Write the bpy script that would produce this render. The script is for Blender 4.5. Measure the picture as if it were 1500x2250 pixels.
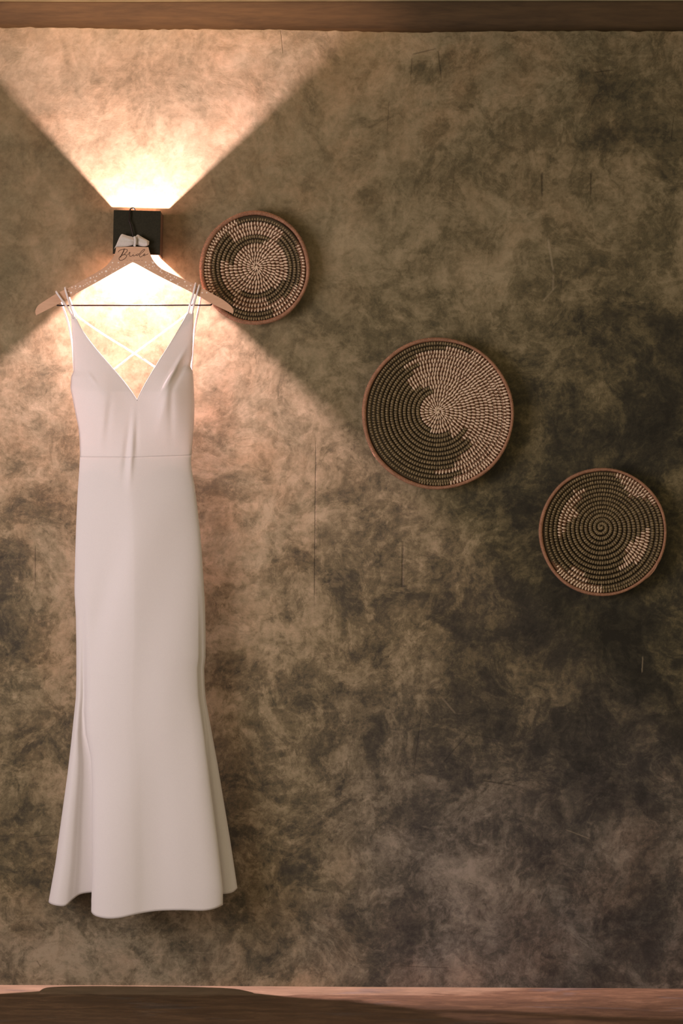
import bpy, bmesh, math, random
import numpy as np
from mathutils import Vector, Matrix

C = bpy.context.scene.collection
sc = bpy.context.scene
for o in list(bpy.data.objects):
    bpy.data.objects.remove(o)

# ------------------------------------------------------------------ camera
D = 5.0                      # camera to wall
S = 0.00103                  # metres per photograph pixel on the wall
CZ = (2168 - 1125) * S       # camera height
RHO = math.radians(0.30)     # slight roll of the hand-held camera
cr, sr = math.cos(RHO), math.sin(RHO)
cam_d = bpy.data.cameras.new('camera')
cam_d.sensor_fit = 'AUTO'
cam_d.sensor_width = 36.0
cam_d.lens = (D / S) * 36.0 / 2250.0
cam_d.clip_end = 60
cam = bpy.data.objects.new('camera', cam_d)
C.objects.link(cam)
cam.matrix_world = Matrix(((cr, -sr, 0, 0), (0, 0, -1, -D), (sr, cr, 0, CZ), (0, 0, 0, 1)))
sc.camera = cam

# ------------------------------------------------------------------ world, lights, exposure
sc.view_settings.view_transform = 'Standard'
sc.view_settings.look = 'None'
sc.view_settings.exposure = 0.05
sc.view_settings.gamma = 1.0
sc.view_settings.use_curve_mapping = False
w = bpy.data.worlds.new('daylight'); sc.world = w; w.use_nodes = True
w.node_tree.nodes['Background'].inputs[0].default_value = (1.0, 0.845, 0.60, 1)
w.node_tree.nodes['Background'].inputs[1].default_value = 0.80

def area_light(name, loc, target, sx, sy, power, color):
    l = bpy.data.lights.new(name, 'AREA'); l.shape = 'RECTANGLE'
    l.size = sx; l.size_y = sy; l.energy = power; l.color = color
    o = bpy.data.objects.new(name, l); C.objects.link(o)
    o.location = loc
    o.rotation_euler = (Vector(target) - Vector(loc)).to_track_quat('-Z', 'Y').to_euler()
    return o
WIN_L = area_light('window_daylight', (-1.93, -2.0, 1.15), (0.2, -2.0, 1.15), 1.5, 1.3, 60, (1.0, 0.88, 0.96))
LAMP_POWER = 2.75

# ------------------------------------------------------------------ helpers
def P(px, py, d=0.0):
    """photograph pixel at distance d (m) in front of the wall -> world point"""
    k = (D - d) / D
    u = (px - 750) * S * k; v = (1125 - py) * S * k
    return Vector((u * cr - v * sr, -d, CZ + u * sr + v * cr))

def Pn(px, py, d):
    k = (D - d) / D
    u = (px - 750) * S * k; v = (1125 - py) * S * k
    return np.stack([u * cr - v * sr, -d + 0 * u, CZ + u * sr + v * cr], -1)

def link(name, me, m=None, parent=None, smooth=True):
    if m is not None: me.materials.append(m)
    if smooth:
        me.polygons.foreach_set('use_smooth', [True] * len(me.polygons))
    o = bpy.data.objects.new(name, me); C.objects.link(o)
    if parent is not None:
        o.parent = parent
        o.matrix_parent_inverse = parent.matrix_world.inverted()
    return o

def mesh(name, V, F):
    me = bpy.data.meshes.new(name)
    me.from_pydata([tuple(v) for v in V], [], [tuple(f) for f in F]); me.update()
    return me

def thing(name, label, cat, loc, group=None):
    o = bpy.data.objects.new(name, None); C.objects.link(o)
    o.empty_display_size = 0.05
    o.location = loc
    o.matrix_world = Matrix.Translation(loc)
    o['label'] = label; o['category'] = cat
    if group: o['group'] = group
    return o

def struct(name, me, m, smooth=False):
    o = link(name, me, m, smooth=smooth); o['kind'] = 'structure'; return o

def box_vf(x0, x1, y0, y1, z0, z1):
    V = [(x0,y0,z0),(x1,y0,z0),(x1,y1,z0),(x0,y1,z0),(x0,y0,z1),(x1,y0,z1),(x1,y1,z1),(x0,y1,z1)]
    F = [(0,3,2,1),(4,5,6,7),(0,1,5,4),(1,2,6,5),(2,3,7,6),(3,0,4,7)]
    return V, F

def join_vf(parts):
    V = []; F = []
    for v, f in parts:
        n = len(V); V += list(v); F += [tuple(i + n for i in q) for q in f]
    return V, F

def bevel(o, wd=0.001, seg=2):
    b = o.modifiers.new('bevel', 'BEVEL'); b.width = wd; b.segments = seg; b.limit_method = 'ANGLE'
    return o

def catmull(pts, n, closed=False):
    pts = np.array(pts, float); m = len(pts)
    out = []
    segs = m if closed else m - 1
    for i in range(segs):
        if closed:
            p0, p1, p2, p3 = pts[(i-1) % m], pts[i], pts[(i+1) % m], pts[(i+2) % m]
        else:
            p0, p1, p2, p3 = pts[max(i-1, 0)], pts[i], pts[i+1], pts[min(i+2, m-1)]
        for t in np.arange(n) / n:
            out.append(0.5 * ((2*p1) + (-p0+p2)*t + (2*p0-5*p1+4*p2-p3)*t*t + (-p0+3*p1-3*p2+p3)*t**3))
    if not closed: out.append(pts[-1])
    return np.array(out)

def tube_vf(path, rad, seg=8, closed=False, flat=1.0, up=(0, -1, 0)):
    """tube along world points; rad scalar or array; flat squashes along 'up'"""
    path = np.array(path, float); n = len(path)
    rad = np.broadcast_to(rad, (n,)) if np.ndim(rad) < 1 or len(np.shape(rad)) == 0 else np.array(rad)
    if closed: T = np.roll(path, -1, 0) - np.roll(path, 1, 0)
    else:
        T = np.gradient(path, axis=0)
    T /= np.linalg.norm(T, axis=1)[:, None] + 1e-12
    up = np.array(up, float)
    B = np.cross(T, up); bl = np.linalg.norm(B, axis=1)
    for i in range(n):
        if bl[i] < 1e-3: B[i] = B[i-1] if i else np.array([1.0, 0, 0])
    B /= np.linalg.norm(B, axis=1)[:, None] + 1e-12
    N = np.cross(B, T)
    a = np.arange(seg) / seg * 2 * math.pi
    V = path[:, None, :] + rad[:, None, None] * (np.cos(a)[None, :, None] * B[:, None, :] + flat * np.sin(a)[None, :, None] * N[:, None, :])
    V = V.reshape(-1, 3).tolist(); F = []
    rows = n if closed else n - 1
    for i in range(rows):
        j = (i + 1) % n
        for k in range(seg):
            l = (k + 1) % seg
            F.append((i*seg+k, i*seg+l, j*seg+l, j*seg+k))
    if not closed:
        F.append(tuple(range(seg))[::-1]); F.append(tuple((n-1)*seg + k for k in range(seg)))
    return V, F

def grid_faces(nr, nc, close=False, off=0):
    F = []
    for r in range(nr - 1):
        for c in range(nc if close else nc - 1):
            c2 = (c + 1) % nc
            F.append((off + r*nc + c, off + r*nc + c2, off + (r+1)*nc + c2, off + (r+1)*nc + c))
    return F

def smst(a, b, x):
    t = np.clip((x - a) / (b - a), 0, 1); return t * t * (3 - 2 * t)

# ------------------------------------------------------------------ materials
class NT:
    def __init__(s, name):
        s.m = bpy.data.materials.new(name); s.m.use_nodes = True
        s.t = s.m.node_tree; s.b = s.t.nodes['Principled BSDF']
    def n(s, kind, **kw):
        nd = s.t.nodes.new(kind)
        for k, v in kw.items(): setattr(nd, k, v)
        return nd
    def l(s, a, b): s.t.links.new(a, b)
    def val(s, sock, v):
        if hasattr(v, 'links') or isinstance(v, bpy.types.NodeSocket): s.l(v, sock)
        else: sock.default_value = v
    def math(s, op, a, b=None, c=None, clamp=False):
        nd = s.n('ShaderNodeMath', operation=op, use_clamp=clamp)
        s.val(nd.inputs[0], a)
        if b is not None: s.val(nd.inputs[1], b)
        if c is not None: s.val(nd.inputs[2], c)
        return nd.outputs[0]
    def noise(s, vec, scale, detail=6, rough=0.6, dist=0.0, lac=2.0):
        nd = s.n('ShaderNodeTexNoise'); s.l(vec, nd.inputs['Vector'])
        nd.inputs['Scale'].default_value = scale; nd.inputs['Detail'].default_value = detail
        nd.inputs['Roughness'].default_value = rough; nd.inputs['Distortion'].default_value = dist
        nd.inputs['Lacunarity'].default_value = lac
        return nd.outputs[0]
    def coord(s, scale=(1, 1, 1), rot=(0, 0, 0), loc=(0, 0, 0)):
        tc = s.n('ShaderNodeTexCoord'); mp = s.n('ShaderNodeMapping')
        mp.inputs['Scale'].default_value = scale; mp.inputs['Rotation'].default_value = rot
        mp.inputs['Location'].default_value = loc
        s.l(tc.outputs['Object'], mp.inputs[0]); return mp.outputs[0]
    def ramp(s, fac, stops, interp='LINEAR'):
        nd = s.n('ShaderNodeValToRGB'); nd.color_ramp.interpolation = interp
        e = nd.color_ramp.elements
        while len(e) < len(stops): e.new(0.5)
        for i, (p, c) in enumerate(stops):
            e[i].position = p; e[i].color = (*c, 1) if len(c) == 3 else c
        s.l(fac, nd.inputs[0]); return nd.outputs[0]
    def mix(s, fac, a, b, mode='MIX'):
        nd = s.n('ShaderNodeMix', data_type='RGBA', blend_type=mode)
        s.val(nd.inputs[0], fac); s.val(nd.inputs[6], a if not isinstance(a, tuple) else (*a, 1)); s.val(nd.inputs[7], b if not isinstance(b, tuple) else (*b, 1))
        return nd.outputs[2]
    def mr(s, v, a, b, c=0.0, d=1.0, smooth=False):
        nd = s.n('ShaderNodeMapRange', interpolation_type='SMOOTHSTEP' if smooth else 'LINEAR')
        s.l(v, nd.inputs[0])
        for i, x in enumerate((a, b, c, d)): nd.inputs[i+1].default_value = x
        return nd.outputs[0]
    def attr(s, name):
        nd = s.n('ShaderNodeAttribute'); nd.attribute_name = name; return nd.outputs['Fac']
    def bump(s, h, strength=0.3, dist=0.002, normal=None):
        nd = s.n('ShaderNodeBump'); nd.inputs['Strength'].default_value = strength
        nd.inputs['Distance'].default_value = dist; s.l(h, nd.inputs['Height'])
        if normal is not None: s.l(normal, nd.inputs['Normal'])
        return nd.outputs[0]
    def fin(s, col, rough=0.8, normal=None, spec=0.3, metal=0.0):
        s.val(s.b.inputs['Base Color'], col if not isinstance(col, tuple) else (*col, 1))
        s.val(s.b.inputs['Roughness'], rough); s.b.inputs['Specular IOR Level'].default_value = spec
        s.b.inputs['Metallic'].default_value = metal
        if normal is not None: s.l(normal, s.b.inputs['Normal'])
        return s.m

def m_simple(name, c1, c2, scale=60, rough=0.7, spec=0.3, metal=0.0, bump=0.2, stretch=(1, 1, 1), bd=0.0006):
    t = NT(name); v = t.coord(stretch); n = t.noise(v, scale, 5, 0.6)
    col = t.mix(t.mr(n, 0.3, 0.7), c1, c2)
    return t.fin(col, rough, t.bump(n, bump, bd), spec, metal)

def wall_material():
    t = NT('troweled_plaster')
    v = t.coord()
    # colour noises, warped
    wn = t.n('ShaderNodeTexNoise'); t.l(v, wn.inputs['Vector']); wn.inputs['Scale'].default_value = 3.5; wn.inputs['Detail'].default_value = 5
    vm = t.n('ShaderNodeVectorMath', operation='MULTIPLY_ADD'); t.l(wn.outputs['Color'], vm.inputs[0])
    vm.inputs[1].default_value = (0.16, 0.16, 0.16); t.l(v, vm.inputs[2]); wv = vm.outputs[0]
    big = t.noise(wv, 5.0, 9, 0.68, 0.3)
    med = t.noise(wv, 17.0, 9, 0.72, 0.5)
    fine = t.noise(v, 75.0, 8, 0.75)
    grain = t.noise(v, 420.0, 3, 0.7)
    vs = t.coord((1, 1, 0.16), (0, 0.12, 0)); streak = t.noise(vs, 28.0, 7, 0.7, 0.2)
    vd = t.coord((0.22, 1, 1.0), (0, math.radians(42), 0)); diag = t.noise(vd, 34.0, 6, 0.7, 0.3)
    tone_drop = t.attr('tone_drop'); grey = t.attr('grey'); warm = t.attr('warm')
    # tone 0 (dark) .. 1 (light)
    s1 = t.math('MULTIPLY_ADD', big, 1.2, -0.60)
    s2 = t.math('MULTIPLY_ADD', med, 0.95, t.math('SUBTRACT', s1, 0.475))
    s3 = t.math('MULTIPLY_ADD', fine, 0.85, t.math('SUBTRACT', s2, 0.425))
    s4 = t.math('MULTIPLY_ADD', grain, 0.30, t.math('SUBTRACT', s3, 0.15))
    s5 = t.math('MULTIPLY_ADD', streak, 0.24, t.math('SUBTRACT', s4, 0.12))
    s6 = t.math('MULTIPLY_ADD', diag, 0.30, t.math('SUBTRACT', s5, 0.15))
    L1 = t.mr(t.noise(wv, 6.5, 12, 0.72, 0.6), 0.47, 0.53, -1, 1, True)
    L2 = t.mr(t.noise(wv, 19.0, 12, 0.74, 0.8), 0.465, 0.535, -1, 1, True)
    fl_ = t.mr(t.noise(t.coord((1, 1, .6), (0, .6, 0)), 120.0, 6, 0.72, 1.2), 0.60, 0.70, 0, 1, True)
    flm = t.mr(t.noise(v, 7.0, 4, 0.6), 0.5, 0.65, 0, 1, True)
    s6 = t.math('MULTIPLY_ADD', L1, 0.085, s6); s6 = t.math('MULTIPLY_ADD', L2, 0.075, s6)
    s6 = t.math('MULTIPLY_ADD', t.math('MULTIPLY', fl_, flm), 0.16, s6)
    for rot_, sc_, am_ in ((50, 60, .10), (-55, 75, .08), (95, 50, .07)):
        q_ = t.mr(t.noise(t.coord((0.07, 1, 1), (0, math.radians(rot_), 0)), sc_, 5, 0.6, 0.15), 0.57, 0.66, 0, am_, True)
        k_ = t.mr(t.noise(t.coord((1, 1, 1), (0, 0, 0), (rot_, 0, 0)), 6.0, 5, 0.65), 0.53, 0.62, 0, 1, True)
        s6 = t.math('MULTIPLY_ADD', q_, k_, s6)
    s6 = t.math('MULTIPLY', s6, t.attr('contrast'))
    tone = t.math('ADD', s6, t.math('SUBTRACT', 0.67, tone_drop))
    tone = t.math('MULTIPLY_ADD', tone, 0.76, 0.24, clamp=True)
    # cracks and chips: line segments in photo pixels
    sx = t.n('ShaderNodeSeparateXYZ'); t.l(v, sx.inputs[0]); X = sx.outputs[0]; Z = sx.outputs[2]
    wob = t.math('MULTIPLY_ADD', fine, 0.005, -0.0025)
    Xw = t.math('ADD', X, wob)
    crack = None
    segs = [(694, 955, 690, 1350, 1.3, .9), (885, 1188, 883, 1300, 3.0, .7), (1190, 375, 1190, 435, 2.8, .8),
            (1298, 375, 1297, 432, 2.4, .8), (77, 1195, 77, 1290, 1.8, .6), (617, 64, 622, 120, 1.6, .5),
            (904, 120, 962, 106, 2.0, .6), (962, 108, 970, 180, 1.6, .6), (905, 125, 902, 175, 1.8, .5),
            (1300, 160, 1352, 153, 2.4, .7), (1412, 1440, 1410, 1480, 2.0, -.8), (1480, 250, 1474, 310, 1.6, .6),
            (1203, 520, 1216, 600, 3.2, -.8), (1216, 600, 1214, 640, 3.0, -.6), (1190, 665, 1225, 625, 2.4, -.5),
            (928, 1550, 906, 1720, 1.4, .5), (1035, 1605, 970, 1680, 2.2, .5), (1028, 1612, 1095, 1625, 2.0, .4),
            (1055, 1715, 1140, 1728, 1.8, .6), (60, 1842, 110, 1835, 1.4, .5), (1240, 1822, 1300, 1845, 1.6, -.5),
            (968, 1530, 1002, 1570, 2.6, -.4), (870, 2122, 1000, 2128, 1.8, .5), (80, 2110, 90, 2125, 2.0, .6),
            (1105, 480, 1060, 530, 2.0, -.3), (855, 215, 850, 300, 1.6, .4), (1000, 340, 994, 430, 1.6, .3)]
    for (x0, y0, x1, y1, wd, am) in segs:
        a = P(x0, y0); b = P(x1, y1)
        dx, dz = b.x - a.x, b.z - a.z; L = math.hypot(dx, dz); ux, uz = dx / L, dz / L
        along = t.math('ADD', t.math('MULTIPLY', Xw, ux), t.math('MULTIPLY_ADD', Z, uz, -(a.x*ux + a.z*uz)))
        across = t.math('ABSOLUTE', t.math('ADD', t.math('MULTIPLY', Xw, -uz), t.math('MULTIPLY_ADD', Z, ux, (a.x*uz - a.z*ux))))
        ends = t.math('ABSOLUTE', t.math('SUBTRACT', along, L / 2))
        m1 = t.mr(across, wd * S * 1.1, wd * S * .3, 0, am, True)
        m2 = t.mr(ends, L / 2, L / 2 * .7, 0, 1, True)
        k = t.math('MULTIPLY', m1, m2)
        crack = k if crack is None else t.math('ADD', crack, k)
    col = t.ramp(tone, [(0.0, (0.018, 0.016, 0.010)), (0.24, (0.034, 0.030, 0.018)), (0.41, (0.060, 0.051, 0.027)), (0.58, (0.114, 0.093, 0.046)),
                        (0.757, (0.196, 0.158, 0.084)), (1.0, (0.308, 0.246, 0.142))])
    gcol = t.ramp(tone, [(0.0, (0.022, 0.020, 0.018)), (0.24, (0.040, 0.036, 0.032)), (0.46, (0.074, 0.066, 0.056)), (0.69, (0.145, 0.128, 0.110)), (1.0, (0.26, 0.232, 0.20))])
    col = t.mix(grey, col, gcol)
    hue = t.mr(t.noise(wv, 9.0, 6, 0.65), 0.40, 0.66)
    col = t.mix(t.math('MULTIPLY', hue, t.math('MULTIPLY_ADD', warm, 0.45, 0.05)), col, t.mix(1.0, col, (1.22, 0.97, 0.86), 'MULTIPLY'))
    col = t.mix(t.math('MULTIPLY', crack, 0.85, clamp=True), col, t.mix(1.0, col, (0.28, 0.26, 0.25), 'MULTIPLY'))
    col = t.mix(t.math('MULTIPLY', crack, -0.5, clamp=True), col, (0.36, 0.29, 0.18))
    h = t.math('ADD', t.math('MULTIPLY', med, 1.0), t.math('MULTIPLY_ADD', fine, 0.35, t.math('MULTIPLY', streak, 0.35)))
    h = t.math('MULTIPLY_ADD', diag, 0.25, h)
    h = t.math('MULTIPLY_ADD', crack, -1.0, h)
    h = t.math('MULTIPLY_ADD', grain, 0.08, h)
    return t.fin(col, t.mr(med, 0.3, 0.7, 0.62, 0.82), t.bump(h, 0.24, 0.0018), 0.2)

def floor_material():
    t = NT('red_oxide_cement'); v = t.coord((0.6, 2.2, 1))
    n = t.noise(v, 14, 9, 0.72, 0.6); f = t.noise(v, 130, 6, 0.7)
    k = t.math('MULTIPLY_ADD', f, 0.5, t.math('MULTIPLY_ADD', n, 1.3, -0.40))
    red = t.ramp(k, [(0.1, (0.034, 0.021, 0.010)), (0.5, (0.092, 0.053, 0.024)), (0.9, (0.21, 0.128, 0.062))])
    gry = t.ramp(k, [(0.1, (0.036, 0.030, 0.022)), (0.5, (0.082, 0.066, 0.05)), (0.9, (0.19, 0.155, 0.125))])
    pch = t.ramp(k, [(0.1, (0.08, 0.055, 0.028)), (0.5, (0.150, 0.105, 0.056)), (0.9, (0.23, 0.163, 0.09))])
    g = t.mr(t.noise(t.coord((0.6, 2.5, 1)), 5, 7, .65, .5), 0.55, 0.64, 0, .6, True)
    p = t.mr(t.math('ADD', t.attr('edge'), t.math('MULTIPLY_ADD', n, 0.7, -0.35)), 0.40, 0.62, 0, 1, True)
    col = t.mix(p, red, pch); col = t.mix(g, col, gry)
    return t.fin(col, 0.6, t.bump(k, 0.4, 0.002), 0.3)

def wood_material(name, c0, c1, scale=1.0, rough=0.55, ring=(0.06, 1, 1), dist=0.6):
    t = NT(name); v = t.coord(ring); n = t.noise(v, 90 * scale, 7, 0.65, dist); g = t.noise(v, 420 * scale, 3, 0.6)
    k = t.math('MULTIPLY_ADD', g, 0.35, t.math('MULTIPLY', n, 0.75))
    col = t.ramp(k, [(0.3, c0), (0.72, c1)])
    return t.fin(col, rough, t.bump(k, 0.15, 0.0006), 0.35)

def fabric_material():
    t = NT('ivory_crepe'); v = t.coord()
    a = t.noise(t.coord((1, 1, 4)), 420, 3, 0.7); b = t.noise(t.coord((4, 1, 1)), 420, 3, 0.7)
    k = t.math('ADD', a, b)
    col = t.mix(t.mr(k, 0.6, 1.4), (0.77, 0.72, 0.68), (0.85, 0.80, 0.76))
    nrm = t.bump(k, 0.28, 0.00055)
    t.fin(col, 0.62, nrm, 0.25)
    t.b.inputs['Sheen Weight'].default_value = 0.15
    tr = t.n('ShaderNodeBsdfTranslucent'); tr.inputs[0].default_value = (0.9, 0.8, 0.7, 1); t.l(nrm, tr.inputs['Normal'])
    mx = t.n('ShaderNodeMixShader'); mx.inputs[0].default_value = 0.12
    out = [x for x in t.t.nodes if x.type == 'OUTPUT_MATERIAL'][0]
    t.l(t.b.outputs[0], mx.inputs[1]); t.l(tr.outputs[0], mx.inputs[2]); t.l(mx.outputs[0], out.inputs[0])
    return t.m

M_wall = wall_material(); M_floor = floor_material()
M_beam = wood_material('brown_timber', (0.042, 0.025, 0.010), (0.105, 0.063, 0.026), 0.35, 0.7, (0.12, 1, 1))
M_ceil = m_simple('olive_limewash', (0.20, 0.17, 0.09), (0.27, 0.23, 0.13), 12, 0.9)
M_hang = wood_material('pale_hanger_wood', (0.50, 0.29, 0.17), (0.64, 0.39, 0.24), 0.5, 0.5, (0.25, 1, 1), 0.2)
M_ink = m_simple('burnt_lettering', (0.045, 0.022, 0.012), (0.07, 0.035, 0.02), 200, 0.7, 0.2)
M_faint = m_simple('faint_lettering', (0.26, 0.14, 0.08), (0.30, 0.17, 0.10), 200, 0.7, 0.2)
M_speck = m_simple('cream_print', (0.80, 0.66, 0.54), (0.9, 0.76, 0.62), 200, 0.6, 0.3)
M_wire = m_simple('dark_bronze_wire', (0.018, 0.010, 0.007), (0.030, 0.016, 0.011), 200, 0.35, 0.5, 0.4)
M_lamp = m_simple('matt_black_metal', (0.020, 0.018, 0.010), (0.030, 0.027, 0.015), 300, 0.7, 0.12, 0.0, 0.1)
M_lampin = m_simple('bronze_inner_metal', (0.10, 0.055, 0.032), (0.13, 0.075, 0.045), 200, 0.7, 0.2)
M_fab = fabric_material()
M_rib = m_simple('grey_chiffon', (0.52, 0.48, 0.42), (0.60, 0.56, 0.49), 300, 0.85, 0.2, 0, 0.3)
M_rim = wood_material('copper_brown_wrap', (0.18, 0.085, 0.042), (0.40, 0.205, 0.115), 1.0, 0.6, (1, 1, 1))
def core_material():
    t = NT('grass_coil'); v = t.coord(); n = t.noise(v, 140, 5, .6); k = t.mr(n, .3, .7)
    col = t.mix(t.attr('olive'), t.mix(k, (0.095, 0.046, 0.022), (0.18, 0.092, 0.046)), t.mix(k, (0.036, 0.025, 0.012), (0.070, 0.050, 0.024)))
    return t.fin(col, .85, t.bump(n, .6, .0006), .2)
M_core = core_material()
M_lights = m_simple('cream_raffia', (0.56, 0.42, 0.28), (0.78, 0.61, 0.43), 160, 0.65, 0.3, 0, 0.3)
M_darks = m_simple('olive_brown_raffia', (0.105, 0.076, 0.038), (0.31, 0.23, 0.115), 190, 0.7, 0.25, 0, 0.3)

# ------------------------------------------------------------------ setting
rng = np.random.default_rng(7)
def fft_noise(n, m, beta, seed):
    r = np.random.default_rng(seed); f = np.fft.rfft2(r.standard_normal((n, m)))
    ky = np.fft.fftfreq(n)[:, None] * n; kx = np.fft.rfftfreq(m)[None, :] * m
    k = np.sqrt(ky**2 + kx**2); k[0, 0] = 1; f = f / k**beta; f[0, 0] = 0
    a = np.fft.irfft2(f, (n, m)); return a / a.std()

top_px = [(-400, 58), (0, 60), (200, 61.5), (262, 64), (600, 65), (740, 68), (905, 71.5), (1100, 69), (1500, 68), (1900, 70)]
tx = np.array([P(a, b).x for a, b in top_px]); tz = np.array([P(a, b).z for a, b in top_px])

# wall seen in the photograph: dense grid; margins coarse
xs = np.concatenate([np.linspace(-2.0, -0.82, 14)[:-1], np.arange(-0.82, 0.82, 0.0042), np.linspace(0.82, 3.0, 24)])
zs = np.concatenate([np.arange(-0.01, 2.12, 0.0042) / 2.12, [1.0]])
zs = np.clip(zs, -0.005, 1.0)
ztop = np.interp(xs, tx, tz) + 0.0009 * np.interp(xs, np.linspace(-2, 3, 400), rng.standard_normal(400))
X, T = np.meshgrid(xs, zs); Z = T * ztop[None, :]
PXc = 750 + X / S; PYc = 1125 - (Z - CZ) / S          # wall-plane pixel (roll ignored: tone maps only)
nr, nc = X.shape
NW = [fft_noise(1024, 1024, b, s) for b, s in ((1.5, 1), (1.5, 2), (1.2, 3), (1.8, 5))]
def samp(a, x, y, step):
    i = (y / step).astype(int) % 1024; j = (x / step).astype(int) % 1024; return a[i, j]
wx = 34 * samp(NW[0], PXc, PYc, 2.2); wy = 34 * samp(NW[1], PXc, PYc, 2.2)
qx, qy = PXc + wx, PYc + wy
def blobs(L):
    out = np.zeros_like(PXc)
    for (x, y, rx, ry, a) in L:
        d2 = ((qx - x) / rx) ** 2 + ((qy - y) / ry) ** 2
        out += a * np.exp(-d2 ** 1.3)
    return out
tone_drop = blobs([
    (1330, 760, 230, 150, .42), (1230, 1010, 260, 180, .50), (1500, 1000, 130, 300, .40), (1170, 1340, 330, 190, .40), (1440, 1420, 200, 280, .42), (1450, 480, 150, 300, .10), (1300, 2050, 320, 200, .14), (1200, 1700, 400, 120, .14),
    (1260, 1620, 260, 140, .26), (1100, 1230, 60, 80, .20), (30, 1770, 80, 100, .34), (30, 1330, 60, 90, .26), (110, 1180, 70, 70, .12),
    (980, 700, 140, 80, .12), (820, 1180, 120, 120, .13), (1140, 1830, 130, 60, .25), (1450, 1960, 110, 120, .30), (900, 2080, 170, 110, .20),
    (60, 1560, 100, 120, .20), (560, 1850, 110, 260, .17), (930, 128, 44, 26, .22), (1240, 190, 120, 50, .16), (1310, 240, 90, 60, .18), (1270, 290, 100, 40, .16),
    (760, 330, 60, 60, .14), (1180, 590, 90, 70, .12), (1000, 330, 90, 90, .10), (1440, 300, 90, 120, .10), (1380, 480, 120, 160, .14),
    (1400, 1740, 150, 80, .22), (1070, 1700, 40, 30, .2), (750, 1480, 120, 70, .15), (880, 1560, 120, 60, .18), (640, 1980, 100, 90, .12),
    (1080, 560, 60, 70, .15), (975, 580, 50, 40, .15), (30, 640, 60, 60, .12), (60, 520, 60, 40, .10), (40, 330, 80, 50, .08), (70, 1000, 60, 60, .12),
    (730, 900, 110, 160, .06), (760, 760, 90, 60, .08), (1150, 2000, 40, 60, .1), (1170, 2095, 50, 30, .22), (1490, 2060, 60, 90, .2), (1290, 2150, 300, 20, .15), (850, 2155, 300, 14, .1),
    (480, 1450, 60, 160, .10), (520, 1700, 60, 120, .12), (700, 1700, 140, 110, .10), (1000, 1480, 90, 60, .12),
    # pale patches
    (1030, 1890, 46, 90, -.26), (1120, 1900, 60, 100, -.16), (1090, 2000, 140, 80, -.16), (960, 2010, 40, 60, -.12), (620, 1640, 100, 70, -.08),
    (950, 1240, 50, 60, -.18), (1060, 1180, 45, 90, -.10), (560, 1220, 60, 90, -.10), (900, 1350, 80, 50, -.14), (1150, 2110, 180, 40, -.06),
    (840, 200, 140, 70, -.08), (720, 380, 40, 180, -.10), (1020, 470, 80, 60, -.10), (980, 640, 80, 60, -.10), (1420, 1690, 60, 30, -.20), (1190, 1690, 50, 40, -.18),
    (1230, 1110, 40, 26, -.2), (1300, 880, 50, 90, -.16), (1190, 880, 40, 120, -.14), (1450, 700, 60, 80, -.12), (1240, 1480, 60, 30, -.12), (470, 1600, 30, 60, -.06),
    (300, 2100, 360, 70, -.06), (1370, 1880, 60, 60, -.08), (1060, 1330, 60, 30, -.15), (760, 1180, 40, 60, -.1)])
tone_drop += 0.055 * samp(NW[2], PXc, PYc, 1.6) + 0.05 * samp(NW[3], PXc + 500, PYc, 3.1)
# trowel edges: broad straight-sided passes of slightly different tone
r2 = np.random.default_rng(11)
for _ in range(120):
    cx0, cy0 = r2.uniform(-300, 1900), r2.uniform(-50, 2250); an = r2.normal(0.9, 0.8); L0, W0 = r2.uniform(40, 150), r2.uniform(12, 45)
    ux, uy = math.cos(an), math.sin(an); dx, dy = PXc + .35*wx - cx0, PYc + .35*wy - cy0
    al, ac = dx * ux + dy * uy, -dx * uy + dy * ux + 0.0016 * (dx * ux + dy * uy) ** 2
    tone_drop += r2.uniform(-.13, .13) * smst(W0, W0 * .8, np.abs(ac)) * smst(L0, L0 * .5, np.abs(al)) * smst(-W0, W0, ac * r2.choice([-1, 1]))
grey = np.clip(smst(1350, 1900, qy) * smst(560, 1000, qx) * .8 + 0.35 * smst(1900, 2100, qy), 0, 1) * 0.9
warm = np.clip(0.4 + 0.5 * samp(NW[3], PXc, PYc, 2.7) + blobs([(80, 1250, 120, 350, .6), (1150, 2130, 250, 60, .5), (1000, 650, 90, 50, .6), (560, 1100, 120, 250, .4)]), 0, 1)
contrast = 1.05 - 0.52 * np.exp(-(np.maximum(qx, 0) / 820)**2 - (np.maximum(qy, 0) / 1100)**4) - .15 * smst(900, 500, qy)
tone_drop += .05 * smst(1000, 1500, qy) + .08 * smst(550, 950, qx) * smst(900, 1250, qy) + .06 * smst(1400, 1700, qy) * smst(2150, 1950, qy) - .05 * np.exp(-(qx / 700)**2 - (qy / 800)**2)  # wall tone darker low down and at lower right, paler at upper left
relief = 0.0005 * samp(NW[3], PXc, PYc, 2.7) + 0.00015 * samp(NW[0], PXc, PYc, 1.4)
Y = -relief
V = np.stack([X, Y, Z], -1).reshape(-1, 3)
lip = np.stack([xs, np.full(nc, 0.09), ztop], -1)
V = np.concatenate([V, lip])
F = grid_faces(nr + 1, nc)
me = bpy.data.meshes.new('wall_back')
Fa = np.array(F, np.int32)
me.vertices.add(len(V)); me.vertices.foreach_set('co', V.astype(np.float32).ravel())
me.loops.add(Fa.size); me.loops.foreach_set('vertex_index', Fa.ravel())
me.polygons.add(len(Fa)); me.polygons.foreach_set('loop_start', np.arange(0, Fa.size, 4, dtype=np.int32))
me.polygons.foreach_set('loop_total', np.full(len(Fa), 4, np.int32)) if False else None
me.update(calc_edges=True); me.validate()
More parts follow.
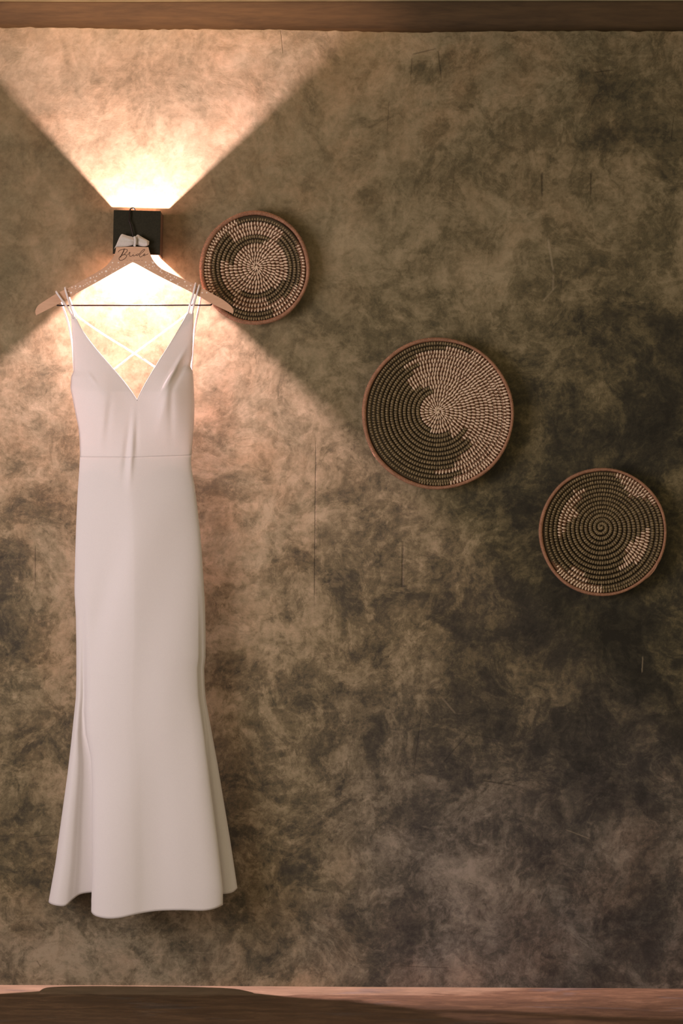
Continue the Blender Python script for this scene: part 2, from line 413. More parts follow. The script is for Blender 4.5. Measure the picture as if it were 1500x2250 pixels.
for nm, arr in (('tone_drop', tone_drop), ('grey', grey), ('warm', warm), ('contrast', contrast)):
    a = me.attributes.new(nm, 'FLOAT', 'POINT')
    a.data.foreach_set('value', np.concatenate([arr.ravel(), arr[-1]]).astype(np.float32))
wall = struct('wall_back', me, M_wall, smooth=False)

# timber plate lying behind the plaster edge
bt = [(-500, 2), (0, 3), (250, 4), (500, 3), (1000, 2.5), (1500, 2), (2000, 2)]
V = []; nb = 60
bx = np.linspace(-2.0, 3.0, nb); bz1 = np.interp(bx, [P(a, b, -.03).x for a, b in bt], [P(a, b, -.03).z for a, b in bt])
for x, z in zip(bx, bz1):
    V += [(x, 0.03, 2.08), (x, 0.03, z - .002), (x, 0.032, z), (x, 0.088, z), (x, 0.088, 2.08)]
F = [(i*5+k, (i+1)*5+k, (i+1)*5+(k+1) % 5, i*5+(k+1) % 5) for i in range(nb-1) for k in range(5)]
struct('trim_1', mesh('trim', V, F), M_beam)
zc = 2.252
struct('ceiling', mesh('ceiling', *box_vf(-2.0, 3.0, -3.4, 0.6, zc, zc + .08)), M_ceil)
# plaster strip between timber and ceiling
struct('trim_2', mesh('trim', *box_vf(-2.0, 3.0, 0.034, 0.12, 2.09, zc)), M_ceil)

# floor
fx = np.concatenate([np.linspace(-2.0, -0.85, 12)[:-1], np.arange(-0.85, 0.85, 0.005), np.linspace(0.85, 3.0, 16)])
fy = np.concatenate([np.arange(0.02, -0.42, -0.005), np.linspace(-0.42, -7.5, 30)])
FX, FY = np.meshgrid(fx, fy)
fpy = 1125 + (CZ / (D + np.maximum(FY, -4.5))) * D / S; fpx = 750 + FX / S
n1 = samp(NW[0], FX / S, FY / S * 2.5, 1.5)
edge = np.interp(fpy, [2165, 2170, 2184, 2192, 2200], [1, 1, .75, .25, 0]) * np.interp(fpx, [0, 600, 900, 1200, 1500], [1, .95, .75, .45, .3])
V = np.stack([FX, FY, 0.0015 * n1 * 0], -1).reshape(-1, 3)
me = mesh('floor', V.tolist(), [f[::-1] for f in grid_faces(len(fy), len(fx))])
for nm, arr in (('edge', edge),):
    a = me.attributes.new(nm, 'FLOAT', 'POINT'); a.data.foreach_set('value', arr.ravel().astype(np.float32))
struct('floor', me, M_floor)

# left wall with a window opening
wl = join_vf([box_vf(-2.12, -2.0, -3.4, -2.8, 0, zc), box_vf(-2.12, -2.0, -1.2, 0.02, 0, zc),
              box_vf(-2.12, -2.0, -2.8, -1.2, 0, .45), box_vf(-2.12, -2.0, -2.8, -1.2, 1.85, zc)])
struct('wall_left', mesh('wall_left', *wl), M_ceil)
wf = join_vf([box_vf(-2.1, -2.02, -2.8, -2.75, .45, 1.85), box_vf(-2.1, -2.02, -1.25, -1.2, .45, 1.85),
              box_vf(-2.1, -2.02, -2.75, -1.25, .45, .5), box_vf(-2.1, -2.02, -2.75, -1.25, 1.8, 1.85)])
struct('window_1', mesh('window', *wf), M_beam)

# ------------------------------------------------------------------ wall lamp
LD = 0.072                                  # lamp depth off the wall
lc = P(300.5, 462.5, LD)                    # top centre of the front plate
lamp = thing('wall_lamp', 'square black up-and-down wall lamp glowing behind the hanger hook', 'lamp', (lc.x, 0, lc.z - .053))
src_z = lc.z - 0.053
HW, TH = 0.0525, 0.004
zt, zb = 0.053, -0.045                      # relative to the light source
def lamp_part(name, m, boxes):
    V, F = join_vf([box_vf(*b) for b in boxes])
    o = link(name, mesh(name, V, F), m, smooth=False)
    o.parent = lamp; return bevel(o, 0.0007, 2)
lamp_part('front_panel', M_lamp, [(-HW, HW, -LD, -LD + .003, zb, zt)])
lamp_part('side_panel', M_lampin, [(-HW, -HW + TH, -LD + .003, 0.0, zb, zt - .001)])
lamp_part('side_panel', M_lampin, [(HW - TH, HW, -LD + .003, 0.0, zb, zt - .001)])
lamp_part('back_plate', M_lampin, [(-HW, HW, -.009, 0.003, -.028, zt)])
lamp_part('led_holder', M_lampin, [(-.010, .010, -.026, -.009, -.006, .006)])
lamp.rotation_euler = (0, math.radians(1.0), 0)
ld = bpy.data.lights.new('lamp_light', 'POINT'); ld.shadow_soft_size = 0.0035; ld.color = (1, 0.685, 0.80)
ld.energy = LAMP_POWER; ld.use_nodes = True
nt = ld.node_tree; em = nt.nodes['Emission']
ge = nt.nodes.new('ShaderNodeNewGeometry'); sp = nt.nodes.new('ShaderNodeSeparateXYZ'); nt.links.new(ge.outputs['Incoming'], sp.inputs[0])
def lm(op, a, b):
    nd = nt.nodes.new('ShaderNodeMath'); nd.operation = op
    for i, v in enumerate((a, b)):
        if isinstance(v, (int, float)): nd.inputs[i].default_value = v
        elif v is not None: nt.links.new(v, nd.inputs[i])
    return nd.outputs[0]
# reflector optic: throws most of its light along the wall, up and down
st = lm('POWER', lm('ADD', lm('MULTIPLY', sp.outputs[1], sp.outputs[1]), 0.075 ** 2), -0.95)
nt.links.new(st, em.inputs['Strength'])
lo = bpy.data.objects.new('lamp_light', ld); C.objects.link(lo); lo.location = (lc.x - .0018, -0.036, src_z)

# ------------------------------------------------------------------ hanger
HD0, HD1 = 0.074, 0.086                     # back and front faces of the wood
ho = P(292, 560, .08)
hanger = thing('coat_hanger', 'pale wooden bridal hanger lettered Bride, hooked over the black wall lamp', 'hanger', ho)
top = catmull([(255, 543), (292, 542), (326, 543)], 6)[:, :2]
right = catmull([(326, 543), (330, 558), (338, 574), (354, 590), (380, 603), (418, 620), (444, 633), (473, 649), (492, 660), (508, 673), (513, 683), (511, 689)], 5)[1:]
botr = catmull([(511, 689), (466, 667.5), (422, 643), (348, 606), (300, 580), (292, 577)], 5)[1:]
botl = catmull([(292, 577), (284, 580), (220, 616), (156, 651), (126, 669), (79, 693)], 5)[1:]
left = catmull([(79, 693), (77.5, 684), (81, 675), (89, 667), (124, 645), (143, 636), (188, 612), (226, 590), (242, 574), (252, 558), (255, 543)], 5)[1:-1]
outl = np.concatenate([top, right, botr, botl, left])
bm = bmesh.new()
fv = [bm.verts.new(P(x, y, HD1)) for x, y in outl]; bv = [bm.verts.new(P(x, y, HD0)) for x, y in outl]
n = len(outl)
fF = bm.faces.new(fv[::-1]); bF = bm.faces.new(bv)
for i in range(n):
    j = (i+1) % n; bm.faces.new((fv[i], fv[j], bv[j], bv[i]))
bmesh.ops.recalc_face_normals(bm, faces=bm.faces)
bmesh.ops.triangulate(bm, faces=[fF, bF])
me = bpy.data.meshes.new('body'); bm.to_mesh(me); bm.free()
hb = link('body', me, M_hang, hanger, smooth=False); bevel(hb, 0.0018, 3).modifiers['bevel'].angle_limit = math.radians(50)

def tube_obj(name, pts, rad, m, parent, n=6, seg=8, flat=1.0):
    c = catmull(pts, n); W = [P(a, b, d) for a, b, d in c]
    return link(name, mesh(name, *tube_vf([tuple(p) for p in W], rad, seg, flat=flat)), m, parent)
tube_obj('crossbar', [(123.5, 664, .079), (126, 669.5, .080), (132, 671.2, .080), (200, 671, .080), (295, 670.8, .080), (400, 670.5, .080), (457, 670.5, .080), (464, 669.4, .080), (468, 664, .079)], 0.0017, M_wire, hanger)
hook = tube_obj('hook', [(292.5, 545, .080), (292.5, 522, .080), (291, 512, .080), (287, 494, .079), (283.5, 484, .078), (285, 472, .077), (285.5, 463, .0755), (287.5, 458.5, .0745), (291, 457.2, .072),
                         (295, 458.6, .069), (296.5, 463, .067), (296, 469, .067)], 0.0016, M_wire, hanger, 8)
# lettering, built as strokes 0.2 mm proud of the face
ox, oy, ks = 230, 530, 0.08667
def stroke(pts, rad):
    c = catmull([(ox + a*ks, oy + b*ks, 0.0) for a, b in pts], 6)
    return tube_vf([tuple(P(a, b, HD1 + .0001)) for a, b, _ in c], rad, 6, flat=0.35)
let = [stroke([(497, 188), (480, 245), (440, 325), (395, 410)], .0010),
       stroke([(345, 280), (358, 248), (415, 218), (500, 203), (562, 212), (574, 240), (535, 290), (475, 345), (435, 360), (500, 340), (548, 355), (548, 395), (505, 445), (440, 480), (392, 485), (362, 455), (372, 415), (400, 380)], .0006),
       stroke([(572, 350), (605, 322), (630, 278), (640, 292), (630, 330), (627, 362), (645, 384), (690, 372), (718, 348), (728, 338), (720, 362), (738, 376), (770, 362), (800, 345)], .00055),
       stroke([(872, 322), (830, 325), (805, 345), (815, 366), (855, 350), (905, 285), (960, 228), (1002, 205), (1012, 218), (980, 262), (925, 305), (890, 345), (884, 382), (905, 400), (940, 384), (975, 352)], .00055),
       stroke([(975, 360), (1005, 345), (1022, 325), (1005, 322), (985, 345), (992, 370), (1035, 352), (1105, 318)], .00055),
       stroke([(744, 288), (748, 294)], .0004)]
link('lettering', mesh('lettering', *join_vf(let)), M_ink, hanger)
fl = []
rr = random.Random(4)
for xq in [568, 645, 672, 742, 768, 795, 822, 850, 878, 930, 955]:
    fl.append(stroke([(xq, 474 + rr.uniform(-3, 3)), (xq + rr.uniform(3, 9), 484), (xq + rr.uniform(-2, 8), 495)], .00032))
link('small_lettering', mesh('small_lettering', *join_vf(fl)), M_faint, hanger)
# printed dots scattered along both arms
dots = []
def in_poly(x, y, poly):
    c = False; m = len(poly)
    for i in range(m):
        x1, y1 = poly[i]; x2, y2 = poly[i-1]
        if (y1 > y) != (y2 > y) and x < (x2-x1)*(y-y1)/(y2-y1) + x1: c = not c
    return c
def dot(x, y, r):
    c = P(x, y, HD1 + .00025); V = [tuple(c)]
    for i in range(8):
        a = i / 8 * 2 * math.pi; V.append((c.x + r*math.cos(a)*1.1, c.y + .00022, c.z + r*math.sin(a)))
    return V, [(0, i+1, (i+1) % 8 + 1) for i in range(8)]
known = [(247, 577, 1.6), (260, 577, 1.5), (274, 581, 1.4), (320, 576, 1.5), (336, 577, 2.4), (335, 585, 1.4), (233, 596, 2.4), (224, 598, 1.5), (352, 596, 1.8), (209, 617, 2.6), (199, 611, 2.0), (246, 599, 1.2), (375, 615, 2.2), (383, 609, 1.5), (390, 624, 2.0),
         (150, 640, 2.0), (147, 632, 2.0), (156, 643, 2.0), (166, 629, 1.7), (176, 629, 2.2), (410, 628, 1.7), (419, 627, 1.7), (444, 643, 1.7), (454, 643, 1.6), (418, 635, 1.5), (406, 619, 1.7), (362, 609, 1.5)]
pts = [(a, b) for a, b, _ in known]
dots = [dot(*((a, b, c*S*.95))) for a, b, c in known if in_poly(a, b, outl)]
rr = random.Random(9); k = 0
while k < 44:
    x = rr.uniform(148, 438); y = rr.uniform(574, 648)
    if 262 < x < 325 and y < 580 or not in_poly(x, y, outl) or not in_poly(x, y+2.5, outl) or not in_poly(x, y-2.5, outl): continue
    if min((x-a)**2 + (y-b)**2 for a, b in pts) < 16: continue
    pts.append((x, y)); dots.append(dot(x, y, rr.uniform(.7, 1.5) * S)); k += 1
sp_ = link('printed_dots', mesh('printed_dots', *join_vf(dots)), M_speck, hanger, smooth=False); sp_['kind'] = 'stuff'

# ribbon bow tied round the hook
def puff(topc, botc, d0, amp, knot, seed):
    t = catmull(topc, 6); b = catmull(botc, 6); n = 30; m = 12
    ti = np.linspace(0, len(t)-1, n); bi = np.linspace(0, len(b)-1, n)
    tt = np.stack([np.interp(ti, range(len(t)), t[:, k]) for k in (0, 1)], -1); bb = np.stack([np.interp(bi, range(len(b)), b[:, k]) for k in (0, 1)], -1)
    V = []; r = np.random.default_rng(seed)
    for side in (1, -1):
        for i in range(n):
            for j in range(m):
                v = j / (m-1); p = tt[i]*(1-v) + bb[i]*v
                kn = abs(i/(n-1) - knot)
                bul = amp * math.sin(math.pi*v)**.6 * min(1, .25 + 2.2*kn) * min(1, (1-kn)*5 + .15)
                cre = .0013 * math.sin(v*15 + kn*5 + seed) * (1 - kn*.6) * math.sin(math.pi*v)
                V.append(tuple(P(p[0], p[1], d0 + side * bul + cre)))
    F = grid_faces(n, m) + [f[::-1] for f in grid_faces(n, m, off=n*m)]
    return V, F
bowv = [puff([(256, 536), (262, 522), (267, 514.5), (273, 515.5), (281, 518), (291, 520.5), (296, 525)], [(250, 548), (256, 543), (268, 542), (280, 541), (290, 539), (294, 537), (297, 534)], .084, .006, 1.0, 1),
        puff([(296, 524), (299, 518), (303, 515.5), (309, 519), (316, 523), (323, 527), (328, 530)], [(296, 533), (299, 537), (305, 539.5), (311, 541), (318, 541.5), (323, 540.5), (327, 538)], .084, .007, 0.0, 2)]
kn = catmull([(295.5, 520, .092), (297.5, 527, .0945), (297, 534, .0935), (295.5, 541, .090)], 6)
bowv.append(tube_vf([tuple(P(*q)) for q in kn], 0.0032, 10))
bow = link('ribbon_bow', mesh('ribbon_bow', *join_vf(bowv)), M_rib, hanger); bow['label'] = 'crumpled grey-white chiffon ribbon'
s_ = bow.modifiers.new('sub', 'SUBSURF'); s_.levels = 1; s_.render_levels = 1

# ------------------------------------------------------------------ dress
xl_t = np.array([(690, 157), (696, 156), (732, 159), (777, 161), (815, 162), (828, 156.5), (853, 155), (879, 160), (909, 166), (937, 172), (965, 175), (1003, 176), (1039, 174), (1082, 171), (1140, 168), (1203, 166), (1279, 164),
                 (1305, 164), (1355, 167), (1419, 168), (1495, 168), (1532, 167), (1628, 157), (1698, 149), (1807, 134), (1897, 122), (1981, 107), (2030, 105)], float)
xr_t = np.array([(688, 425), (727, 424), (777, 422), (792, 420), (803, 417), (815, 423), (841, 425), (891, 427), (942, 425), (980, 422), (1003, 420), (1011, 419), (1034, 421), (1072, 428), (1122, 434), (1165, 439), (1216, 443),
                 (1279, 447), (1330, 450), (1381, 451), (1444, 451), (1469, 448), (1500, 449), (1532, 451), (1600, 463), (1676, 477), (1845, 505), (1951, 521), (2030, 523)], float)
def XL(y): return np.interp(y, xl_t[:, 0], xl_t[:, 1])
def XR(y): return np.interp(y, xr_t[:, 0], xr_t[:, 1])
dc = 0.084
def Df(y): return np.interp(y, [688, 760, 860, 1003, 1150, 1300, 1500, 2020], [.010, .022, .040, .036, .046, .052, .050, .056])
def Db(y): return np.interp(y, [688, 860, 1003, 1300, 2020], [.020, .036, .040, .048, .050])
def front_depth(x, y):
    a, b = XL(y), XR(y); s = np.clip((x - (a+b)/2) / ((b-a)/2), -1, 1)
    s0 = np.interp(y, [880, 1000, 1300, 1600, 2000], [0, -.08, -.10, -.16, -.2])
    ell = np.sqrt(np.clip(1 - np.abs(s)**2.4, 0, 1))
    tent = 1 - np.sqrt((s - s0)**2 + .004) / (1.05 + np.sign(s - s0)*(-s0))
    k = smst(930, 1010, y) * .45
    d = dc + Df(y) * ((1-k)*ell + k*np.clip(tent, 0, 1))
    g = lambda cx, cy, rx, ry, an=0.0: np.exp(-((((x-cx)*math.cos(an)+(y-cy)*math.sin(an))/rx)**2 + ((-(x-cx)*math.sin(an)+(y-cy)*math.cos(an))/ry)**2))
    d = d + .010*g(222, 875, 38, 60) + .010*g(372, 875, 34, 60)          # bust
    d = d - .0022*g(238, 915, 7, 45, .10) + .0018*g(228, 930, 8, 50, .12) - .0026*g(376, 900, 7, 50) + .0030*g(364, 880, 8, 45, .25)
    d = d + .0075*g(380, 818, 5.0, 42, .50) - .0025*g(391, 830, 5, 40, .45) + .0026*g(203, 832, 3.0, 14, -.6)
    d = d + .0050*g(289, 985, 5, 60, .06) - .0042*g(278, 990, 6, 50, .12) - .0015*g(300, 960, 4, 40)
    d = d - .004*g(225, 1330, 22, 130, .25) + .003*g(190, 1420, 20, 160)
    d = d + .0015*np.sin(y*.012 + x*.04) * smst(1050, 1200, y)
    return d
do = P(300, 2000, .09)
dress = thing('wedding_dress', 'long white sleeveless V-neck gown with crossed back straps, hanging from the wooden hanger', 'dress', do)

vl_t = np.array([(699, 165), (714, 176), (757, 201), (787, 227), (815, 254), (846, 277), (880, 301), (1010, 301)], float)
vr_t = np.array([(688, 412), (719, 394), (757, 374), (787, 353), (810, 338), (843, 320), (880, 301), (1010, 301)], float)
vl_t = np.array([(y, np.polyval(np.polyfit(vl_t[:7, 0], vl_t[:7, 1], 3), y) if y < 876 else 301) for y in list(range(697, 877, 6)) + [880, 1010]], float)
vr_t = np.array([(y, np.polyval(np.polyfit(vr_t[:7, 0], vr_t[:7, 1], 3), y) if y < 876 else 301) for y in list(range(687, 877, 6)) + [880, 1010]], float)
def solid(o, th=0.0009):
    s = o.modifiers.new('solid', 'SOLIDIFY'); s.thickness = th; s.offset = 0; return o
def bodice():
    bm = bmesh.new()
    nrw, ncl = 110, 34
    for side in (0, 1):
        y0 = 697 if side == 0 else 687
        ys = np.concatenate([np.linspace(y0, 880, 64), np.linspace(880, 1003, nrw - 63)[1:]])
        wv = 4.5 * np.interp(ys, [690, 1003], [0, 1])
        rows = []
        for y in ys:
            if side == 0: a, b = XL(y), np.interp(y, vl_t[:, 0], vl_t[:, 1])
            else: a, b = np.interp(y, vr_t[:, 0], vr_t[:, 1]), XR(y)
            x = np.linspace(a, b, ncl); yy = np.full(ncl, y)
            if y > 1000: yy = yy + np.interp(x, [176, 300, 420], [1.0, 1.5, -3])
            rows.append([bm.verts.new(P(p, q, float(front_depth(p, q)))) for p, q in zip(x, yy)])
        for i in range(nrw-1):
            for j in range(ncl-1): bm.faces.new((rows[i][j], rows[i+1][j], rows[i+1][j+1], rows[i][j+1]))
    # low back panel
    rows = []; ncb, nrb = 60, 30
    us = np.linspace(-1, 1, ncb)
    yt = 832 + 72 * (1 - np.abs(us)**1.6)
    for v in np.linspace(0, 1, nrb):
        r = []
        for u, t0 in zip(us, yt):
            y = t0 + (1003 - t0) * v; a, b = XL(y), XR(y); x = (a+b)/2 + u*(b-a)/2
            r.append(bm.verts.new(P(x, y, dc - Db(y) * math.sqrt(max(0, 1 - abs(u)**2.4)))))
        rows.append(r)
    for i in range(nrb-1):
        for j in range(ncb-1): bm.faces.new((rows[i][j], rows[i][j+1], rows[i+1][j+1], rows[i+1][j]))
    bmesh.ops.remove_doubles(bm, verts=bm.verts, dist=0.0004)
    me = bpy.data.meshes.new('bodice'); bm.to_mesh(me); bm.free(); return me
solid(link('bodice', bodice(), M_fab, dress))

# skirt: plan-view loop at the hem (x px, depth, hem y, s on the plain tube)
hem = [(107, .076, 1981, -1), (112, .088, 1986, -.985), (126, .098, 1990, -.965), (144, .098, 1990, -.945), (160, .090, 1976, -.925), (176, .082, 1965, -.91), (200, .078, 1961, -.90), (222, .080, 1960, -.888), (228, .090, 1962, -.875),
       (212, .104, 1980, -.86), (203, .116, 1998, -.845), (202, .128, 2005, -.82), (212, .140, 2013, -.76), (235, .149, 2018, -.62), (262, .152, 2017, -.45), (290, .150, 2011, -.28), (320, .143, 2005, -.08), (352, .140, 2001, .12), (400, .140, 2000, .42),
       (445, .136, 2001, .68), (470, .130, 1997, .80), (486, .121, 1990, .88), (489, .112, 1987, .90), (482, .100, 1975, .915), (473, .091, 1966, .93), (480, .087, 1964, .95), (496, .089, 1964, .97), (512, .085, 1960, .985), (522, .074, 1951, 1),
       (518, .058, 1950, .97), (480, .026, 1950, .80), (400, .014, 1952, .42), (300, .012, 1955, -.05), (200, .012, 1955, -.55), (130, .024, 1962, -.93), (112, .060, 1974, -.985)]
nfront = 29
H = catmull(hem, 9, closed=True); NL = len(H); nf = (nfront - 1) * 9 + 1
isf = np.arange(NL) < nf
NR = 190
Vs = []
for v in np.linspace(0, 1, NR):
    yw = 1002 + np.interp((H[:, 0]), [107, 300, 522], [1.0, 1.5, -3])
    y = yw + (H[:, 2] - yw) * v
    w1 = np.interp(y, [1480, 1560, 1612, 1666, 1724, 1850, 1985], [0, .04, .16, .45, .60, .79, 1.0])
    w2 = smst(1250, 1990, y)
    nS = (np.clip(H[:, 3], -1, 1) + 1) / 2; nH = np.clip((H[:, 0] - 107) / 415, 0, 1)
    n_ = nS * (1-w1) + nH * w1
    a, b = XL(y), XR(y); x = a + (b-a) * n_
    xs_ = a + (b-a) * nS
    dS = np.where(isf, front_depth(xs_, y) - .0007, dc - Db(y) * np.sqrt(np.clip(1 - np.abs(H[:, 3])**2.4, 0, 1)))
    d = dS * (1-w2) + H[:, 1] * w2
    # keep the folded edge crisp early
    d = d - .006 * np.exp(-((H[:, 3] + .90) / .035)**2) * smst(1540, 1660, y) * (1-w2) * isf
    Vs.append(Pn(x, y, d))
Vs = np.array(Vs).reshape(-1, 3)
sk = solid(link('skirt', mesh('skirt', Vs.tolist(), grid_faces(NR, NL, close=True)), M_fab, dress))

# unseen closed tube added inside the skirt to keep lamp light off the floor
LV = []; an = np.linspace(0, 2*math.pi, 60, endpoint=False)
for y in np.linspace(1006, 1880, 40):
    a, b = XL(y) + 6, XR(y) - 6; b = min(b, float(np.interp(y, [1300, 1500], [436, 428]))); a = max(a, float(np.interp(y, [1300, 1500, 1640], [172, 190, 222])))
    k = float(smst(1040, 1500, y)); th = (.030 * (1-k) + .0015)
    x = (a+b)/2 + (b-a)/2*.97*np.cos(an); LV.append(Pn(x, np.full(60, y), .080 + .006*k + th*np.sin(an)))
link('light_blocker', mesh('light_blocker', np.array(LV).reshape(-1, 3).tolist(), grid_faces(40, 60, close=True)), M_fab, dress)

# spaghetti straps, each looping over the hanger arm
A = [(161, 700, .088), (151, 681, .0905), (142, 667, .0905), (133, 655, .0905), (125.5, 644, .0895), (123.5, 640.5, .080), (126, 647, .0705), (137, 672, .069), (144, 692, .069), (151, 715, .068), (158, 755, .068), (162, 800, .070), (164, 840, .073)]
B = [(163, 699, .088), (159, 684, .0905), (152, 664, .0905), (146, 645, .0905), (143.5, 636, .0895), (143, 631.5, .080), (147, 641, .0705), (158, 672, .068), (166, 689, .067), (180, 703, .065), (235, 740, .060), (295, 777, .055), (339, 806, .053), (398, 848, .057)]
A2 = [(422, 690, .088), (426, 668, .0905), (431, 650, .0905), (436.5, 632, .0895), (438, 626, .080), (440, 634, .0705), (440.5, 655, .069), (433, 696, .069), (427, 727, .069), (422, 790, .070), (420, 838, .074)]
B2 = [(413, 690, .088), (418, 668, .0905), (424, 648, .0905), (428.5, 628, .0895), (430, 622.5, .080), (428.5, 636, .0705), (421, 672, .068), (408, 692, .066), (360, 729, .060), (295, 777, .0505), (254, 809, .050), (196, 850, .055)]
for s_p in (A, B, A2, B2):
    tube_obj('strap', s_p, 0.0022, M_fab, dress, 8, 8, 0.6)
# narrow bound edges along the neckline, and the waist seam
def edge(tab, y0):
    ys = np.linspace(y0, 880, 40)
    return [(float(np.interp(y, tab[:, 0], tab[:, 1])), float(y), float(front_depth(np.interp(y, tab[:, 0], tab[:, 1]), y))) for y in ys]
tube_obj('neckline_binding', edge(vl_t, 699), 0.0013, M_fab, dress, 2, 8)
tube_obj('neckline_binding', edge(vr_t, 690), 0.0010, M_fab, dress, 2, 8)

# ------------------------------------------------------------------ baskets
def in_ang(t, a, b):
    t = (t - a) % 360; return t <= (b - a)
def pat1(r, t):   # True = pale stitch
    dark = [(290, 345, 275, 377), (345, 415, 282, 385), (425, 560, 214, 320), (395, 430, 280, 318), (400, 545, 38, 115), (350, 520, 115, 140), (310, 480, 140, 162), (310, 405, 162, 200), (355, 405, 198, 212),
            (480, 560, 46, 62), (553, 700, 337, 421), (562, 720, 160, 238)]
    return not any(a <= r < b and in_ang(t, c, d) for a, b, c, d in dark)
tab2 = np.array([(190, 175, 346), (235, 152, 340), (255, 150, 325), (308, 122, 312), (340, 138, 312), (378, 130, 314), (410, 135, 328), (425, 143, 332), (456, 155, 338), (470, 158, 341), (505, 163, 322), (536, 184, 338), (560, 160, 366), (590, 160, 375), (620, 168, 390), (660, 172, 403)])
def pat2(r, t):
    if r < 180: return True
    i = int(np.argmin(np.abs(tab2[:, 0] - r))); return not in_ang(t, tab2[i, 1], tab2[i, 2])
def pat3(r, t):
    pale = [(572, 660, 8, 67), (535, 572, 16, 58), (490, 535, 24, 50), (450, 490, 32, 43),
            (440, 476, 256, 325), (400, 440, 262, 336), (360, 400, 270, 327), (322, 360, 278, 306), (285, 322, 288, 302),
            (482, 525, 92, 141), (462, 482, 90, 158), (430, 462, 98, 152), (398, 430, 106, 146), (366, 398, 112, 138), (335, 366, 118, 131),
            (640, 700, 180, 233), (600, 640, 187, 229), (560, 600, 193, 219), (520, 560, 200, 216), (497, 520, 202, 210)]
    return any(a <= r < b and in_ang(t, c, d) for a, b, c, d in pale)

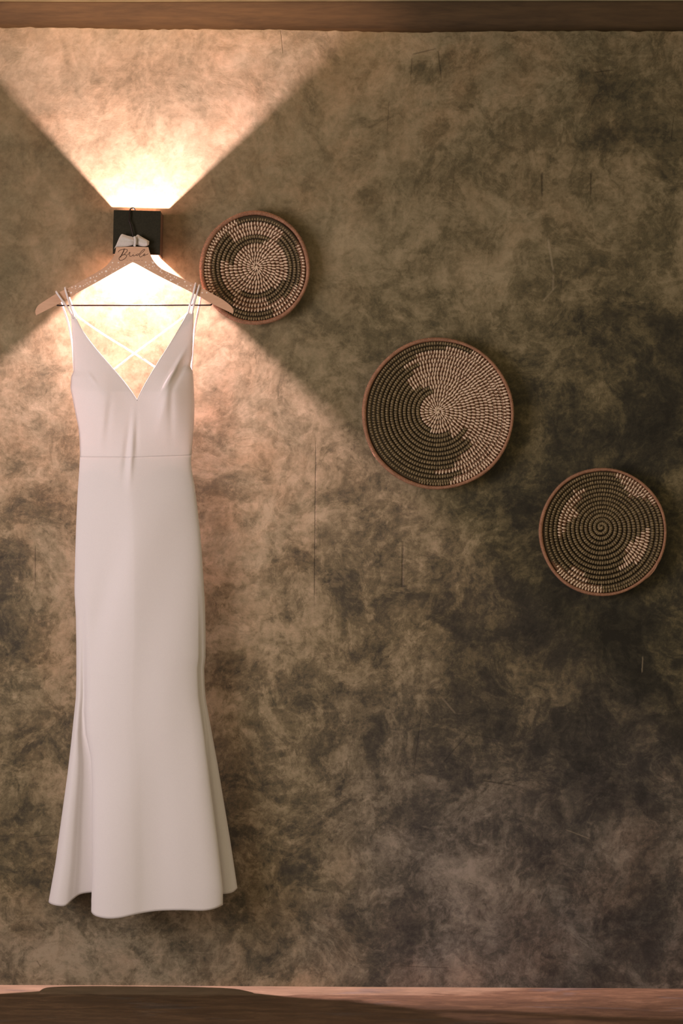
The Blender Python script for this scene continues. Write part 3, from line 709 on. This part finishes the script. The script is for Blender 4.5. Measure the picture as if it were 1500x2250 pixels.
def basket(label, c1, rx, ry, c0, turns, pat, org, kk, depth, seed, spacing=6.6, rim_r=4.6, phase=0.0, sgn=1):
    """c1 rim centre px, c0 coil centre px; org/kk give the pattern frame"""
    base = P(c1[0], c1[1] + ry, 0)
    root = thing('woven_basket', label, 'basket', P(c1[0], c1[1], 0.0), 'coiled wall baskets')
    r = np.random.default_rng(seed)
    Rx, Ry = rx - rim_r*1.9, ry - rim_r*1.9
    d_of = lambda t: 0.008 + depth * t**2.2
    tmax = 1 - .5/turns
    t_of = lambda p_: min(max(p_ / (2*math.pi*turns), .004), tmax)
    def pt(phi, t, dd=0.0):
        cx = c0[0]*(1-t) + c1[0]*t; cy = c0[1]*(1-t) + c1[1]*t
        wob = 1 + .004*math.sin(3*phi + seed) * t
        return cx + Rx*t*wob*math.sin(phi), cy - Ry*t*wob*math.cos(phi), d_of(t) + dd
    pitch = (Rx + Ry) / 2 / turns
    # coil
    N = int((turns + .6) * 84); ph = np.linspace(0.0, 2*math.pi*(turns + .6), N); cd = []
    path = []
    for p_ in ph:
        t = t_of(p_); q_ = pt(sgn*p_ + phase, t, -.0006 * (p_ > 2*math.pi*(turns - .5)))
        path.append(tuple(P(*q_)))
        gx, gy = (q_[0]-c0[0])/kk, (q_[1]-c0[1])/kk
        cd += [0.0 if pat(math.hypot(gx, gy), math.degrees(math.atan2(gx, -gy))) else 1.0] * 7
    cme = mesh('coil', *tube_vf(path, pitch*S*.50, 7)); at = cme.attributes.new('olive', 'FLOAT', 'POINT'); at.data.foreach_set('value', cd)
    link('coil', cme, M_core, root)
    # stitches
    pale, dark = [], []
    dist = 0.0; i = 0; nextd = 0.0
    fine = np.linspace(0.2, 2*math.pi*(turns + .55), int(turns*900))
    lp = None
    for p_ in fine:
        t = t_of(p_)
        if t - t_of(p_ - 2*math.pi) < .55/turns and p_ > 7: break
        x, y, d = pt(sgn*p_ + phase, t)
        if lp is not None: dist += math.hypot(x-lp[0], y-lp[1])
        lp = (x, y)
        if dist < nextd: continue
        rho = max(math.hypot(x-c0[0], y-c0[1]), 3)
        cxp, cyp = (x - org[0]) / kk, (y - org[1]) / kk
        c0p = ((c0[0]-org[0])/kk, (c0[1]-org[1])/kk)
        rr_ = math.hypot(cxp - c0p[0], cyp - c0p[1]); th = math.degrees(math.atan2(cxp-c0p[0], -(cyp-c0p[1])))
        isp = pat(rr_, th)
        sp0 = spacing if rho > 3.2*pitch else max(3.4, spacing * (.45 + .55*rho/(3.2*pitch)))
        nextd = dist + (sp0 if isp else sp0*.80) * r.uniform(.86, 1.14)
        # local frame in px: radial out, tangent
        e = 1e-3; x2, y2, d2 = pt(sgn*(p_+e) + phase, t); tx_, ty_ = (x2-x), (y2-y); L_ = math.hypot(tx_, ty_) + 1e-9; tx_, ty_ = tx_/L_, ty_/L_
        rx_, ry_ = -ty_*sgn*1.0, tx_*sgn*1.0
        if rx_*(x-c0[0]) + ry_*(y-c0[1]) < 0: rx_, ry_ = -rx_, -ry_
        sl = (r.normal(.14, .09) if isp else r.normal(.12, .12)); 
        ax, ay = rx_*math.cos(sl) + tx_*math.sin(sl), ry_*math.cos(sl) + ty_*math.sin(sl)
        bx_, by_ = -ay, ax
        hl = pitch * (.60 if isp else .46) * r.uniform(.9, 1.08); hwid = (1.75 if isp else 2.0) * r.uniform(.85, 1.15)
        if rho < 2.5*pitch: hwid *= .8
        lift = pitch*S*.50
        rings = [(-1.0, .25, .30), (-.55, .9, .86), (0, 1.0, 1.05), (.55, .9, .86), (1.0, .25, .30)]
        V = []
        slope = depth*2.2*t**1.2 / ((Rx+Ry)/2)
        for (q, wq, hq) in rings:
            px_, py_ = x + ax*hl*q, y + ay*hl*q; dq = d + slope*hl*q*(ax*rx_+ay*ry_)
            for (u_, l_) in ((-1, .15), (-.6, .80), (.6, .80), (1, .15)):
                V.append(tuple(P(px_ + bx_*hwid*wq*u_, py_ + by_*hwid*wq*u_, dq + lift*hq*.85 + hwid*S*(.75 if isp else 1.0)*l_*hq)))
        F = []
        for a_ in range(4):
            for b_ in range(3): F.append((a_*4+b_, a_*4+b_+1, (a_+1)*4+b_+1, (a_+1)*4+b_))
        (pale if isp else dark).append((V, F))
    if pale:
        o = link('pale_stitching', mesh('pale_stitching', *join_vf(pale)), M_lights, root); o['kind'] = 'stuff'; o['label'] = 'cream raffia stitches'
    if dark:
        o = link('dark_stitching', mesh('dark_stitching', *join_vf(dark)), M_darks, root); o['kind'] = 'stuff'; o['label'] = 'olive-brown raffia stitches'
    # wrapped rim
    wraps = int(2*math.pi*(rx+ry)/2 / 2.7); n = wraps*4
    a = np.arange(n) / n * 2*math.pi
    wob = 1 + .0035*np.sin(3*a + seed) + .0025*np.sin(7*a + 2*seed)
    px_ = c1[0] + (rx - rim_r)*wob*np.sin(a); py_ = c1[1] - (ry - rim_r)*wob*np.cos(a)
    pth = Pn(px_, py_, np.full(n, d_of(1.0) + .003))
    rad = rim_r*S*(1 + .16*np.sin(a*wraps)) * (1 + .07*np.sin(5*a + seed) - .14*np.sin(a))
    link('rim', mesh('rim', *tube_vf(pth, rad, 10, closed=True)), M_rim, root)
    # dark inner bead under the rim closing the gap to the last coil
    px_ = c1[0] + (rx - rim_r*2.0)*np.sin(a[::6]); py_ = c1[1] - (ry - rim_r*2.0)*np.cos(a[::6])
    link('inner_binding', mesh('inner_binding', *tube_vf(Pn(px_, py_, np.full(len(px_), d_of(.97) - .003)), 3.2*S, 8, closed=True)), M_core, root)
    return root
basket('small coiled basket with broken pale and olive rings, uppermost, partly behind the hanger tip', (560, 589), 121.5, 125.5, (563, 586), 12.0, pat1, (430, 450), .18, .024, 1, 6.4, 4.7, 0, 1)
basket('largest coiled basket, right side pale and left side olive crescent, in the middle', (962, 909), 167, 167, (962.5, 904), 16.5, pat2, (780, 720), .24667, .030, 2, 6.3, 4.0, .6, 1)
b3 = basket('dark olive coiled basket with four short pale stitched patches, lowest on the right', (1324, 1169), 140.5, 141, (1321, 1158), 13.5, pat3, (1170, 1010), .20667, .026, 3, 6.4, 3.5, 1.2, 1)
tube_obj('loose_strand', [(1440, 1232, .037), (1443, 1240, .040), (1436, 1254, .040), (1425, 1266, .038), (1417, 1272, .037)], 0.0013, M_rim, b3)
